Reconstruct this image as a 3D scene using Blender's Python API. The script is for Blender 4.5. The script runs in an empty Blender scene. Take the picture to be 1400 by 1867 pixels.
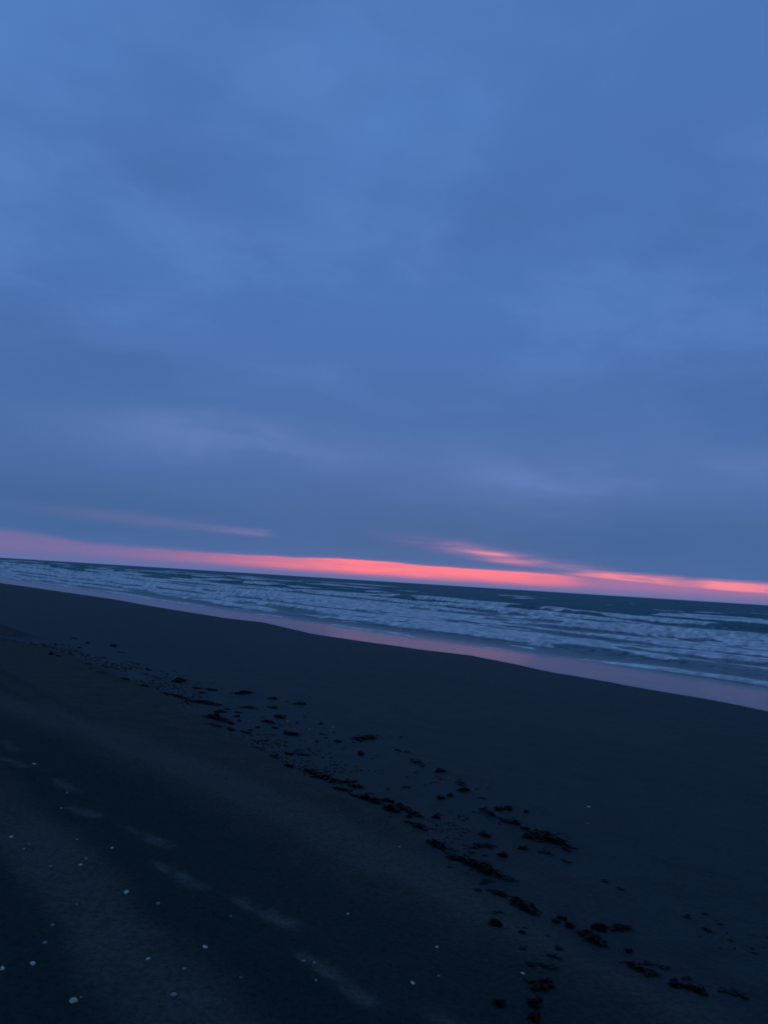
import bpy, math, random
import numpy as np
from mathutils import Matrix, Vector

scene = bpy.context.scene
C = scene.collection
R = math.radians

def srgb(r, g, b):
    f = lambda c: (c/255/12.92) if c/255 <= 0.04045 else ((c/255+0.055)/1.055)**2.4
    return (f(r), f(g), f(b), 1.0)

# ------------------------------------------------------------------ camera
CAM_Z = 2.8
PITCH, ROLL = R(5.146), R(3.556)
cam_data = bpy.data.cameras.new('camera')
cam = bpy.data.objects.new('camera', cam_data); C.objects.link(cam)
cam_data.sensor_fit = 'VERTICAL'; cam_data.sensor_height = 36.0
cam_data.lens = 36.0*1402/1867
cam_data.clip_start = 0.05; cam_data.clip_end = 200000
ROT = Matrix.Rotation(math.pi/2+PITCH, 3, 'X') @ Matrix.Rotation(ROLL, 3, 'Z')
cam.matrix_world = Matrix.Translation((0, 0, CAM_Z)) @ ROT.to_4x4()
scene.camera = cam

# ------------------------------------------------------------------ sky
SUN_AZ, SUN_EL = 4.0, 1.5          # degrees right of the camera's forward axis, above the horizon
world = bpy.data.worlds.new('World'); scene.world = world; world.use_nodes = True
nt = world.node_tree; nt.nodes.clear()

class V:
    """a value socket with arithmetic"""
    def __init__(s, k): s.k = k
    def _m(a, op, b=None, c=None, clamp=False):
        n = nt.nodes.new('ShaderNodeMath'); n.operation = op; n.use_clamp = clamp
        for i, x in enumerate((a, b, c)):
            if x is None: continue
            if isinstance(x, V): nt.links.new(x.k, n.inputs[i])
            else: n.inputs[i].default_value = x
        return V(n.outputs[0])
    def __add__(a, b): return a._m('ADD', b)
    __radd__ = __add__
    def __sub__(a, b): return a._m('SUBTRACT', b)
    def __rsub__(a, b): return V._m(b, 'SUBTRACT', a)
    def __mul__(a, b): return a._m('MULTIPLY', b)
    __rmul__ = __mul__
    def __truediv__(a, b): return a._m('DIVIDE', b)
    def __rtruediv__(a, b): return V._m(b, 'DIVIDE', a)
    def clamp(a): return a._m('ADD', 0.0, clamp=True)
def smooth(x, a, b):
    n = nt.nodes.new('ShaderNodeMapRange'); n.interpolation_type = 'SMOOTHSTEP'
    nt.links.new(x.k, n.inputs[0]); n.inputs[1].default_value = a; n.inputs[2].default_value = b
    n.inputs[3].default_value = 0; n.inputs[4].default_value = 1
    if a > b:
        n.inputs[1].default_value = b; n.inputs[2].default_value = a
        n.inputs[3].default_value = 1; n.inputs[4].default_value = 0
    return V(n.outputs[0])
def gauss(x, c, w):
    d = (x-c)/w
    return (d*d*-1.0)._m('EXPONENT')
def gauss2(x, c, wl, wr):
    left = smooth(x, c+0.01, c-0.01)
    d = (x-c)*(left*(1/wl-1/wr)+1/wr)
    return (d*d*-1.0)._m('EXPONENT')
def comb(x, y, z=0.0):
    n = nt.nodes.new('ShaderNodeCombineXYZ')
    for i, q in enumerate((x, y, z)):
        if isinstance(q, V): nt.links.new(q.k, n.inputs[i])
        else: n.inputs[i].default_value = q
    return n.outputs[0]
def noise(vec, scale, detail=4, rough=0.5, dist=0.0):
    n = nt.nodes.new('ShaderNodeTexNoise'); n.noise_dimensions = '3D'
    n.inputs['Scale'].default_value = scale; n.inputs['Detail'].default_value = detail
    n.inputs['Roughness'].default_value = rough; n.inputs['Distortion'].default_value = dist
    nt.links.new(vec, n.inputs['Vector'])
    return V(n.outputs[0])
def mixc(fac, a, b):
    n = nt.nodes.new('ShaderNodeMix'); n.data_type = 'RGBA'; n.clamp_factor = True
    if isinstance(fac, V): nt.links.new(fac.k, n.inputs[0])
    else: n.inputs[0].default_value = fac
    for i, x in ((6, a), (7, b)):
        if isinstance(x, tuple): n.inputs[i].default_value = x
        else: nt.links.new(x, n.inputs[i])
    return n.outputs[2]
def ramp(x, stops):
    n = nt.nodes.new('ShaderNodeValToRGB'); e = n.color_ramp
    e.interpolation = 'B_SPLINE' if False else 'EASE'
    while len(e.elements) < len(stops): e.elements.new(1.0)
    for el, (p, c) in zip(e.elements, stops): el.position = p; el.color = c
    nt.links.new(x.k, n.inputs[0])
    return n.outputs[0]

tc = nt.nodes.new('ShaderNodeTexCoord')
sep = nt.nodes.new('ShaderNodeSeparateXYZ'); nt.links.new(tc.outputs['Generated'], sep.inputs[0])
X, Y, Z = (V(sep.outputs[i]) for i in range(3))
DEG = 180/math.pi
el = Z._m('ARCSINE')*DEG
az = X._m('ARCTAN2', Y)*DEG
elp = el._m('MAXIMUM', 0.0)

# cloud deck: a flat layer seen in perspective
inv = 1.0/(Z._m('MAXIMUM', 0.0)+0.10)
deck = comb(X*inv, Y*inv, 0.37)
n1 = noise(deck, 0.9, 4, 0.55)
n2 = noise(comb(X*inv+n1*0.8, Y*inv, 4.1), 2.1, 4, 0.58)
base = ramp(elp/60.0, [
    (0.0,   srgb(78, 106, 160)),
    (0.05,  srgb(71, 103, 157)),
    (0.11,  srgb(75, 106, 163)),
    (0.20,  srgb(73, 109, 168)),
    (0.36,  srgb(74, 115, 177)),
    (0.62,  srgb(82, 126, 193)),
    (1.0,   srgb(86, 130, 197))])
# light and dark bellies of the deck
high = smooth(el, 3.0, 13.0)
col = mixc(smooth(n1, 0.44, 0.66)*high*0.60, base, srgb(66, 104, 161))
col = mixc(smooth(n2, 0.44, 0.72)*smooth(el, 7.0, 22.0)*0.42, col, srgb(91, 131, 194))
col_high = col

# below here only the lowest 20 degrees of the sky
wob = noise(comb(az*0.11, el*0.16, 7.0), 1.0, 3, 0.6)-0.5
streak = noise(comb(az*0.075, el*0.24+wob*0.6, 2.0), 1.0, 3, 0.55)
fine = noise(comb(az*0.22, el*2.2+wob, 3.0), 1.0, 3, 0.6)
# mauve afterglow caught on the underside of the deck, low over the sea
mv = smooth(streak, 0.36, 0.62)
mauve_env = gauss(el+wob*3.0, 9.4, 1.9)*gauss(az, -12.0, 10.0)+gauss(el+wob*3.0, 8.2, 2.3)*gauss2(az, 12.0, 8.0, 22.0)
col = mixc((mauve_env*(0.35+mv*0.65)*1.0).clamp(), col, srgb(94, 122, 180))
slate = gauss(el+wob*1.5, 3.6, 2.6)*(0.6+smooth(streak, 0.62, 0.38)*0.4)
col = mixc(slate*0.85, col, srgb(63, 98, 148))

# pink gap under the edge of the deck
around = smooth(az, -80.0, -20.0)*smooth(az, 90.0, 30.0)
edge = 1.25+wob*0.40+fine*0.10+gauss(az, -2.0, 6.0)*0.14+smooth(az, -20.0, -26.0)*0.50
q = el-edge
top = smooth(q, 0.07, -0.07)
soft_top = smooth(q, 0.35, -0.25)
fade = smooth(el, 0.22, 1.05)
soft = soft_top*smooth(el, -0.35, 0.9)*around
col = mixc(soft*(0.30+smooth(az, 2.0, 17.0)*0.50), col, srgb(166, 114, 158))
ripple = smooth(fine, 0.36, 0.62)
core = top*smooth(el, 0.12, 0.85)*gauss2(az, 3.0, 11.5, 18.0)*smooth(az+fine*5.0, 18.5, 14.5)*smooth(el+(az-8.0)*0.045, 1.58, 1.42)
core2 = top*smooth(el, 0.18, 0.85)*gauss2(az, 1.0, 11.0, 9.0)
core = core._m('MAXIMUM', core2*smooth(az, 12.0, 8.0))*(0.78+ripple*0.3)
col = mixc((core*1.05).clamp(), col, srgb(250, 124, 140))
# torn streaks right of the gap and one on the left
ripple = smooth(fine, 0.36, 0.62)
lower = smooth(el+(az-17.0)*0.045+wob*0.3, 1.06, 1.22)
gaps = 1.0-gauss(az, 22.0, 0.9)*0.55
rs = lower*gaps*smooth(el+(az-17.0)*0.02+fine*0.35, 1.98, 1.62)*smooth(az, 12.5, 16.5)*smooth(az, 36.0, 22.5)
col = mixc((rs*(0.30+ripple*0.75)).clamp(), col, srgb(240, 136, 152))
veil = gauss(el+(az-8.0)*0.12+wob*0.6, 2.45, 0.42)*gauss2(az, 8.5, 4.8, 7.0)
col = mixc((veil*(0.30+ripple*0.5)).clamp(), col, srgb(176, 124, 164))
rs3 = gauss(el+(az-8.2)*0.03+wob*0.15, 2.50, 0.11)*gauss2(az, 8.4, 1.8, 0.9)
col = mixc((rs3*0.75).clamp(), col, srgb(248, 148, 156))
rs4 = gauss(el+(az-9.2)*0.01+wob*0.15, 2.0, 0.13)*gauss2(az, 9.3, 1.3, 1.6)
col = mixc((rs4*0.55).clamp(), col, srgb(220, 132, 158))
ls = gauss(el+(az+9.0)*0.022+wob*0.5, 3.02, 0.22)*gauss2(az, -9.0, 3.6, 0.8)*(0.45+ripple*0.5)
ls2 = gauss(el+(az+16.0)*0.03+wob*0.6, 3.3, 0.45)*gauss(az, -18.0, 6.0)*0.35
col = mixc((ls*0.62+ls2*0.55).clamp(), col, srgb(140, 122, 172))
# mist on the sea horizon
col = mixc(smooth(el, 0.60, 0.0)*0.55, col, srgb(96, 110, 162))

sky = nt.nodes.new('ShaderNodeTexSky'); sky.sky_type = 'NISHITA'; sky.sun_disc = False
sky.sun_elevation = R(SUN_EL); sky.sun_rotation = R(SUN_AZ)
bgl = nt.nodes.new('ShaderNodeBackground'); nt.links.new(col, bgl.inputs[0]); bgl.inputs[1].default_value = 1.05
bgh = nt.nodes.new('ShaderNodeBackground'); nt.links.new(col_high, bgh.inputs[0]); bgh.inputs[1].default_value = 1.05
bg = nt.nodes.new('ShaderNodeMixShader'); is_low = el._m('LESS_THAN', 20.0)       # equal at the seam; spares the high sky the low sky's work
nt.links.new(is_low.k, bg.inputs[0]); nt.links.new(bgh.outputs[0], bg.inputs[1]); nt.links.new(bgl.outputs[0], bg.inputs[2])
bg2 = nt.nodes.new('ShaderNodeBackground'); nt.links.new(sky.outputs[0], bg2.inputs[0]); bg2.inputs[1].default_value = 0.0006
add = nt.nodes.new('ShaderNodeAddShader'); nt.links.new(bg.outputs[0], add.inputs[0]); nt.links.new(bg2.outputs[0], add.inputs[1])
wo = nt.nodes.new('ShaderNodeOutputWorld'); nt.links.new(add.outputs[0], wo.inputs[0])

# the last of the sun behind the cloud bank: weak, wide, pink
sl = bpy.data.lights.new('sun', 'SUN'); sl.energy = 0.004; sl.angle = R(15); sl.color = (1.0, 0.5, 0.45)
sun = bpy.data.objects.new('sun', sl); C.objects.link(sun)
sd = Vector((math.sin(R(SUN_AZ))*math.cos(R(SUN_EL)), math.cos(R(SUN_AZ))*math.cos(R(SUN_EL)), math.sin(R(SUN_EL))))
sun.rotation_euler = sd.to_track_quat('Z', 'Y').to_euler()

vs = scene.view_settings
vs.view_transform = 'Standard'; vs.look = 'None'; vs.exposure = 0.0; vs.gamma = 1.0; vs.use_curve_mapping = False
scene.render.engine = 'CYCLES'
scene.cycles.max_bounces = 3
world.cycles.sampling_method = 'MANUAL'; world.cycles.sample_map_resolution = 512
scene.cycles.filter_width = 1.8

# ------------------------------------------------------------------ numpy noise
_rs = np.random.RandomState(7)
_T = _rs.rand(256, 256).astype(np.float32).ravel()
def vnoise(x, y):
    x, y = np.broadcast_arrays(np.asarray(x, np.float32), np.asarray(y, np.float32))
    xf = np.floor(x); yf = np.floor(y); fx = x-xf; fy = y-yf
    fx = fx*fx*fx*(fx*(fx*6-15)+10); fy = fy*fy*fy*(fy*(fy*6-15)+10)
    xi = xf.astype(np.int32) & 255; yi = yf.astype(np.int32) & 255
    x1 = ((xi+1) & 255) << 8; y1 = (yi+1) & 255; xi = xi << 8
    a = _T.take(xi+yi); b = _T.take(x1+yi); c = _T.take(xi+y1); d = _T.take(x1+y1)
    a = a+(b-a)*fx; c = c+(d-c)*fx
    return a+(c-a)*fy
def fbm(x, y, o=4, g=0.5):
    s = 0; a = 1; t = 0
    for i in range(o):
        s = s+a*vnoise(x+17.3*i, y+9.1*i); t += a; a *= g; x = x*2.03; y = y*1.97
    return s/t*2-1                                     # about -0.7..0.7
def sstep(a, b, x):
    t = np.clip((x-a)/(b-a), 0, 1); return t*t*(3-2*t)

# shore frame: u runs seaward, v along the shore away from the camera
NU = np.array((0.781, 0.625)); NU /= np.linalg.norm(NU)
NV = np.array((-NU[1], NU[0]))
def to_xy(u, v): return u*NU[0]+v*NV[0], u*NU[1]+v*NV[1]
def to_uv(x, y): return x*NU[0]+y*NU[1], x*NV[0]+y*NV[1]

def sand_base(u):
    u = np.asarray(u, float)
    z = 1.2-0.0571*u
    z = np.where(u < 0, 1.2-0.045*u, z)
    z = np.where(u < -25, 2.325-0.015*(u+25), z)
    return np.maximum(z, -4.0)

cam_r = np.array(ROT)
def ray(px, py):
    d = cam_r @ np.array((px-700, -(py-933.5), -1402.0))
    return d/np.linalg.norm(d)
def ground(px, py, level=None):
    """where the ray through a pixel meets the beach (or a level) -> u, v"""
    d = ray(px, py); z = 1.2 if level is None else level
    for _ in range(40):
        t = (z-CAM_Z)/d[2]; u, v = to_uv(t*d[0], t*d[1])
        if level is not None: break
        z = 0.5*z+0.5*float(sand_base(u))
    return u, v
def polyline(pts, level=None):
    q = sorted((ground(x, y, level) for x, y in pts), key=lambda p: p[1])
    return np.array([p[1] for p in q]), np.array([p[0] for p in q])

# the swash edge and the wrack line, both as u over v
SH_V, SH_U = polyline([(0, 1063), (200, 1092), (300, 1110), (400, 1126), (470, 1134), (560, 1155), (640, 1167), (760, 1184),
                       (850, 1195), (1000, 1226), (1130, 1249), (1250, 1270), (1330, 1285), (1400, 1300)], 0.03)
def shore(v):
    u = np.interp(v, SH_V, SH_U)
    out = np.maximum(v-SH_V[-1], 0)+np.maximum(SH_V[0]-v, 0)
    u = u+np.minimum(out/20, 1)*0.8*np.sin(v/9.0)
    return u+0.16*fbm(v*0.45, v*0+3.3, 4)
WR_V, WR_U = polyline([(0, 1160), (70, 1162), (160, 1202), (300, 1264), (400, 1320), (480, 1367), (540, 1402), (640, 1447),
                       (750, 1502), (800, 1552), (900, 1612), (960, 1667), (1060, 1722), (1200, 1790), (1300, 1830)])
def wrack(v):
    return np.interp(v, WR_V, WR_U)+0.06*fbm(v*1.4, v*0+8.0, 3)

# ------------------------------------------------------------------ footprints (pixel of heel, pixel of toe, pale amount)
FEET = [((2, 1352), (30, 1376), .5), ((5, 1385), (46, 1402), .8), ((97, 1424), (138, 1446), .8), ((122, 1470), (174, 1494), .9),
        ((238, 1512), (300, 1550), 1), ((286, 1580), (366, 1628), 1), ((438, 1646), (532, 1698), 1.1), ((545, 1748), (584, 1772), .9),
        ((602, 1776), (674, 1842), .8), ((772, 1846), (828, 1880), .7), ((38, 1535), (76, 1556), .6), ((112, 1610), (142, 1636), .6),
        ((300, 1790), (368, 1834), .7), ((392, 1850), (432, 1880), .5)]
FP = []
for a, b, k in FEET:
    pa, pb = np.array(ground(*a)), np.array(ground(*b))
    FP.append((pa, pb, k))

def sandz(u, v, detail=True):
    u = np.asarray(u, float); v = np.asarray(v, float)
    z = sand_base(u)
    usv = shore(v)
    und = lambda uu: 0.035*fbm(uu/5+1.2, v/13+3.3, 3)+0.012*fbm(uu*0.9, v*0.16+5, 3)
    z = z+(0.03-sand_base(usv))*sstep(6, 19, u)
    su = np.maximum(u-usv, 0)
    z = z+np.minimum(su, 8.0)*0.0571-np.minimum(su, 8.0)*0.030
    wr = wrack(v)
    near = sstep(20, 14, u)
    z = z+near*und(u)
    z = z-0.03*sstep(-0.25, 0.3, u-wr)*sstep(14, 5, u)                      # faint scarp at the old tide line
    dry = sstep(0.2, -0.4, u-wr)
    if detail:
        z = z+dry*(0.010*fbm(u*2.6+v*0.05, v*0.10, 3)+0.006*fbm(u*3.0, v*2.4, 4))
        z = z+near*0.0025*fbm(u*3.5, v*3.5, 3)
        for pa, pb, k in FP:
            m = (np.abs(u-(pa[0]+pb[0])/2) < 0.6) & (np.abs(v-(pa[1]+pb[1])/2) < 0.6)
            if not m.any(): continue
            uu, vv = u[m], v[m]
            ax = pb-pa; L = np.linalg.norm(ax); ax = ax/L; L = min(max(L, .26), .46)
            s = ((uu-pa[0])*ax[0]+(vv-pa[1])*ax[1])/L; w = (-(uu-pa[0])*ax[1]+(vv-pa[1])*ax[0])
            heel = np.exp(-((s-0.15)/0.20)**2-(w/0.05)**2); ball = np.exp(-((s-0.75)/0.28)**2-((w-0.01)/0.065)**2)
            rim = np.exp(-((s-0.5)/0.62)**4-(w/0.12)**4)
            zz = -0.018*np.maximum(heel, ball)+0.006*rim
            z[m] = z[m]+zz*(0.6+0.4*k)
    return z

# ------------------------------------------------------------------ material helpers
def material(name):
    m = bpy.data.materials.new(name); m.use_nodes = True
    t = m.node_tree; t.nodes.clear()
    o = t.nodes.new('ShaderNodeOutputMaterial')
    return m, t, o
def nd(t, typ, **kw):
    n = t.nodes.new(typ)
    for k, v in kw.items():
        if k in n.inputs.keys() if not k.startswith('_') else False: n.inputs[k].default_value = v
    return n
def tnoise(t, scale, detail=4, rough=0.55, vec=None):
    n = t.nodes.new('ShaderNodeTexNoise'); n.inputs['Scale'].default_value = scale
    n.inputs['Detail'].default_value = detail; n.inputs['Roughness'].default_value = rough
    if vec is not None: t.links.new(vec, n.inputs['Vector'])
    return n.outputs[0]
def tmix(t, fac, a, b):
    n = t.nodes.new('ShaderNodeMix'); n.data_type = 'RGBA'
    for i, x in ((0, fac), (6, a), (7, b)):
        if isinstance(x, (tuple, float, int)): n.inputs[i].default_value = x
        else: t.links.new(x, n.inputs[i])
    return n.outputs[2]
def trange(t, x, a, b, c=0.0, d=1.0):
    n = t.nodes.new('ShaderNodeMapRange'); t.links.new(x, n.inputs[0])
    for i, q in enumerate((a, b, c, d)): n.inputs[i+1].default_value = q
    return n.outputs[0]
def attr(t, name):
    n = t.nodes.new('ShaderNodeAttribute'); n.attribute_name = name; return n.outputs['Fac']
def objcoord(t): return t.nodes.new('ShaderNodeTexCoord').outputs['Object']
def bump(t, h, strength, dist, prev=None):
    n = t.nodes.new('ShaderNodeBump'); n.inputs['Strength'].default_value = strength; n.inputs['Distance'].default_value = dist
    t.links.new(h, n.inputs['Height'])
    if prev is not None: t.links.new(prev, n.inputs['Normal'])
    return n.outputs[0]

# sand
def sand_material():
    m, t, o = material('damp dark sand')
    oc = objcoord(t)
    p = t.nodes.new('ShaderNodeBsdfPrincipled'); t.links.new(p.outputs[0], o.inputs[0])
    g = tnoise(t, 260, 2, .6, oc); b = tnoise(t, 3.0, 3, .6, oc); c = tnoise(t, 34, 4, .65, oc)
    wet = tmix(t, trange(t, b, .3, .7), (0.008, 0.021, 0.021, 1), (0.015, 0.034, 0.032, 1))
    dryc = tmix(t, trange(t, b, .3, .7), (0.026, 0.032, 0.025, 1), (0.038, 0.044, 0.035, 1))
    colr = tmix(t, attr(t, 'dry'), wet, dryc)
    colr = tmix(t, attr(t, 'pale'), colr, (0.112, 0.122, 0.102, 1))
    colr = tmix(t, attr(t, 'dark'), colr, (0.008, 0.0225, 0.020, 1))
    colr = tmix(t, trange(t, c, .62, .75, 0, .25), colr, (0.018, 0.018, 0.018, 1))
    hs = t.nodes.new('ShaderNodeHueSaturation'); t.links.new(colr, hs.inputs['Color'])
    mo = t.nodes.new('ShaderNodeMath'); mo.operation = 'MULTIPLY'
    t.links.new(trange(t, c, .3, .7, .62, 1.42), mo.inputs[0]); t.links.new(trange(t, g, .25, .75, .55, 1.5), mo.inputs[1])
    t.links.new(mo.outputs[0], hs.inputs['Value']); colr = hs.outputs[0]
    t.links.new(colr, p.inputs['Base Color'])
    t.links.new(trange(t, attr(t, 'dry'), 0, 1, 0.70, 0.9), p.inputs['Roughness'])
    t.links.new(trange(t, attr(t, 'dry'), 0, 1, 0.14, 0.10), p.inputs['Specular IOR Level'])
    ad = t.nodes.new('ShaderNodeMath'); ad.operation = 'MULTIPLY_ADD'; t.links.new(g, ad.inputs[0]); ad.inputs[1].default_value = .35; t.links.new(c, ad.inputs[2])
    n = bump(t, ad.outputs[0], .9, .014)
    t.links.new(n, p.inputs['Normal'])
    return m

def grid_mesh(name, u1, v1, U, Vv, Zz, mat, attrs={}, keep=None, smooth_shade=True):
    nu, nv = U.shape
    x, y = to_xy(U, Vv)
    co = np.stack([x, y, Zz], -1).reshape(-1, 3).astype(np.float32)
    i = np.arange(nu*nv).reshape(nu, nv)
    q = np.stack([i[:-1, :-1], i[1:, :-1], i[1:, 1:], i[:-1, 1:]], -1).reshape(-1, 4)
    if keep is not None:
        k = keep.reshape(-1); q = q[k[q].any(1)]
        used = np.unique(q); mp = np.full(nu*nv, -1, np.int64); mp[used] = np.arange(len(used))
        q = mp[q]; co = co[used]; attrs = {a: w.reshape(-1)[used] for a, w in attrs.items()}
    me = bpy.data.meshes.new(name)
    me.vertices.add(len(co)); me.vertices.foreach_set('co', co.ravel())
    me.loops.add(q.size); me.loops.foreach_set('vertex_index', q.ravel().astype(np.int32))
    me.polygons.add(len(q)); me.polygons.foreach_set('loop_start', np.arange(0, q.size, 4, dtype=np.int32))
    me.update(calc_edges=True)
    me.polygons.foreach_set('use_smooth', np.ones(len(q), bool))
    for a, w in attrs.items():
        at = me.attributes.new(a, 'FLOAT', 'POINT'); at.data.foreach_set('value', np.asarray(w, np.float32).ravel())
    me.materials.append(mat); me.validate()
    ob = bpy.data.objects.new(name, me); C.objects.link(ob)
    return ob

def graded(*segs):
    """(start, stop, step) pieces; a negative step means geometric growth by that ratio"""
    out = [segs[0][0]]
    step = 0.05
    for a, b, s in segs:
        if s > 0:
            step = s; out += list(np.arange(out[-1]+s, b+1e-6, s))
        else:
            while out[-1] < b: step *= -s; out.append(out[-1]+step)
    return np.array(out)
def mirror_grow(start, limit, step, ratio):
    r = []; x = start
    while x > limit: step *= ratio; x -= step; r.append(x)
    return np.array(r[::-1])

# ------------------------------------------------------------------ beach
us = graded((-1.5, 6.5, 0.04), (6.5, 24, 0.08), (24, 34, 0.4), (34, 60, -1.2))
us = np.concatenate([mirror_grow(-1.5, -200, 0.04, 1.12), us])
vs_ = graded((0.4, 12, 0.04), (12, 3000, -1.012))
vs_ = np.concatenate([mirror_grow(0.4, -600, 0.04, 1.10), vs_])
U, W = np.meshgrid(us, vs_, indexing='ij')
Zs = sandz(U, W)
wr = wrack(W)
dry = sstep(0.12, -0.25, U-wr+0.12*fbm(U*2, W*2, 4))
pale = np.zeros_like(U); dark = np.zeros_like(U)
# bands left by earlier tides and wheels, running with the shore
def band(c, w): return np.exp(-((U-c)/w)**2)
patch = 0.5+0.5*np.clip(fbm(U*1.2, W*0.35, 4)*1.6, -1, 1)
pb_c = np.interp(W, [2.5, 4, 5.75, 8.1, 10.2, 14], [3.45, 3.38, 3.33, 3.02, 2.43, 1.6])+0.06*fbm(W*.6, W*0, 2)
rag = 0.10*fbm(U*3.0, W*1.6, 4, .6)
def bandf(c, w, e): return sstep(w+e, w-e, np.abs(U-c+rag))
pale += 0.17*bandf(pb_c, 0.26, 0.16)*dry*(0.6+0.5*patch)
lob = 0.16*np.clip(fbm(W*1.9, W*0+4, 3)*1.6, -1, 1)
pale += 0.15*sstep(1.70, 1.48, U+lob+rag)*sstep(1.12, 1.26, U+rag)*dry*(0.55+0.6*patch)*sstep(6.5, 5, W)
dark += 0.95*sstep(1.55, 1.8, U+rag)*sstep(3.15, 2.5, U+rag+3.35-pb_c)*dry*(0.75+0.25*patch)
dark += 0.85*sstep(1.3, 1.1, U+rag)*dry
dark += 0.5*band(3.1+0.05*fbm(W*.4, W*0+2, 2), 0.10)*sstep(8, 10.5, W)*dry
dark += 0.35*band(2.75, 0.08)*sstep(8, 10.5, W)*dry
dark += 0.55*band(wr-0.22, 0.14)*sstep(11, 14, W)
dark += 0.5*sstep(1.3, 0.1, shore(W)-U)*sstep(-.3, .2, shore(W)-U)      # soaked rim above the swash
for pa, pb, k in FP:
    m = (np.abs(U-(pa[0]+pb[0])/2) < 0.6) & (np.abs(W-(pa[1]+pb[1])/2) < 0.6)
    uu, vv = U[m], W[m]
    ax = pb-pa; L = np.linalg.norm(ax); ax = ax/L; L = min(max(L, .26), .46)
    s = ((uu-pa[0])*ax[0]+(vv-pa[1])*ax[1])/L; w = (-(uu-pa[0])*ax[1]+(vv-pa[1])*ax[0])
    w = w+0.035*fbm(uu*9, vv*9, 3)
    f = np.maximum(np.exp(-(np.abs(s-0.16)/0.26)**3-(np.abs(w)/0.050)**3), np.exp(-(np.abs(s-0.72)/0.36)**3-(np.abs(w-.008)/0.062)**3))
    f = f*(0.8+0.7*fbm(uu*11, vv*11, 3))
    pale[m] = np.maximum(pale[m], 0.42*k*f); dark[m] *= 1-np.clip(f*1.3, 0, 1)
mat_sand = sand_material()
beach = grid_mesh('beach_sand', us, vs_, U, W, Zs, mat_sand,
                  {'dry': np.clip(dry, 0, 1), 'pale': np.clip(pale, 0, 1), 'dark': np.clip(dark, 0, 1)})
beach['kind'] = 'structure'; beach['label'] = 'dark damp beach sand sloping down to the surf'

# ------------------------------------------------------------------ sea
ss = graded((0, 22, 0.10), (22, 95, 0.22), (95, 40000, -1.045))
wv = graded((2, 40, 0.13), (40, 900, -1.013), (900, 40000, -1.15))
wv = np.concatenate([mirror_grow(2, -40000, 0.13, 1.16), wv])
S, W = np.meshgrid(ss, wv, indexing='ij')
sh = shore(W)
fade = np.exp(-S/60.0)
U = 21.0+S+(sh-21.0)*fade                                # the grid follows the swash edge, straightening offshore
sea = np.zeros_like(U); foam = np.zeros_like(U)
# crest lines: distance offshore, height, front width, back width, share that has broken
CR = [(29.3, .07, .30, 1.6, .95), (34.0, .20, .45, 2.6, .85), (39.5, .24, .50, 3.0, .85), (46.5, .36, .60, 3.4, .9), (55.0, .42, .7, 4.2, .9),
      (64.0, .50, .8, 5.5, 1.0), (75.0, .55, .9, 6.0, .75), (88.0, .75, 1.1, 6.5, .42), (105., .70, 1.8, 7.5, .14),
      (126., .60, 3.2, 9, .05), (150., .6, 4.5, 10, .05), (178., .55, 5.5, 11, .07), (210., .55, 7, 13, .05), (250., .5, 9, 15, .05), (300., .5, 12, 18, .03)]
for i, (c, A, wf, wb, br) in enumerate(CR):
    k = 9.0+c*0.25
    cc = c+0.06*c*fbm(W/k+i*7.7, W*0+i*3.1, 3)+0.012*c*fbm(W/3.0, W*0+i*5.5, 2)
    amp = np.clip(0.62+0.95*fbm(W/(k*0.8)+i*11.3, W*0+i*1.7, 3), 0.05, 1.25)
    x = U-cc
    prof = np.where(x < 0, np.exp(-(np.abs(x)/wf)**2.2), np.exp(-(np.abs(x)/wb)**1.7))
    sea += A*amp*prof
    sea -= 0.22*A*amp*np.exp(-((x+2.2*wf+.5)/(1.5*wf+.6))**2)
    broke = sstep(0.5-br*0.62, 0.72-br*0.62, 0.5+0.75*fbm(W/(k*0.55)+i*5.1, W*0+i*9.2, 3))
    face = np.where(x < 0, np.exp(-(np.abs(x)/(wf*1.15))**4), np.exp(-(x/(wb*0.75))**2))
    foam = np.maximum(foam, broke*face*np.clip(amp*1.5, 0, 1))
    foam = foam*(1-np.exp(-((x+2.0*wf+.45)/(1.2*wf+.4))**2)*np.clip(amp*1.1, 0, 1)*0.8)    # dark water drawn up in front
# left-over foam lace between the bores
lace = sstep(0.02, 0.40, fbm(U*0.30, W*0.11, 5, .6))*sstep(28.5, 33, U)*sstep(100, 72, U)
lace2 = sstep(0.10, 0.45, fbm(U*0.5+9, W*0.10+4, 5, .6))*sstep(31, 40, U)*sstep(85, 60, U)
wash = sstep(46.5, 49.5, U+1.2*fbm(W/7, W*0+2, 3))*sstep(80, 60, U+8*fbm(W/14, W*0+6, 3))
wash = np.maximum(wash, 0.75*sstep(35.0, 37.0, U+1.0*fbm(W/6, W*0+12, 3))*sstep(46.0, 43.0, U+1.2*fbm(W/7, W*0+2, 3)))
foam = np.maximum(foam, wash*(0.50+0.14*sstep(110, 50, W)+0.60*fbm(U*0.13, W*0.05+7, 3, .5)))
for i, (c, A, wf, wb, br) in enumerate(CR[1:8]):
    i += 1; k = 9.0+c*0.25
    cc = c+0.06*c*fbm(W/k+i*7.7, W*0+i*3.1, 3)+0.012*c*fbm(W/3.0, W*0+i*5.5, 2)
    amp = np.clip(0.62+0.95*fbm(W/(k*0.8)+i*11.3, W*0+i*1.7, 3), 0.05, 1.25)
    foam = foam*(1-0.85*np.exp(-((U-cc+2.4*wf+.6)/(1.3*wf+.5))**2)*np.clip(amp*1.2-.15, 0, 1))
foam = np.maximum(foam, 0.55*lace); foam = np.maximum(foam, 0.55*lace2)
caps = sstep(0.36, 0.52, fbm(U*0.10, W*0.045+20, 5, .6))*sstep(95, 130, U)*sstep(420, 200, U)
foam = np.maximum(foam, 0.7*caps)
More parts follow.
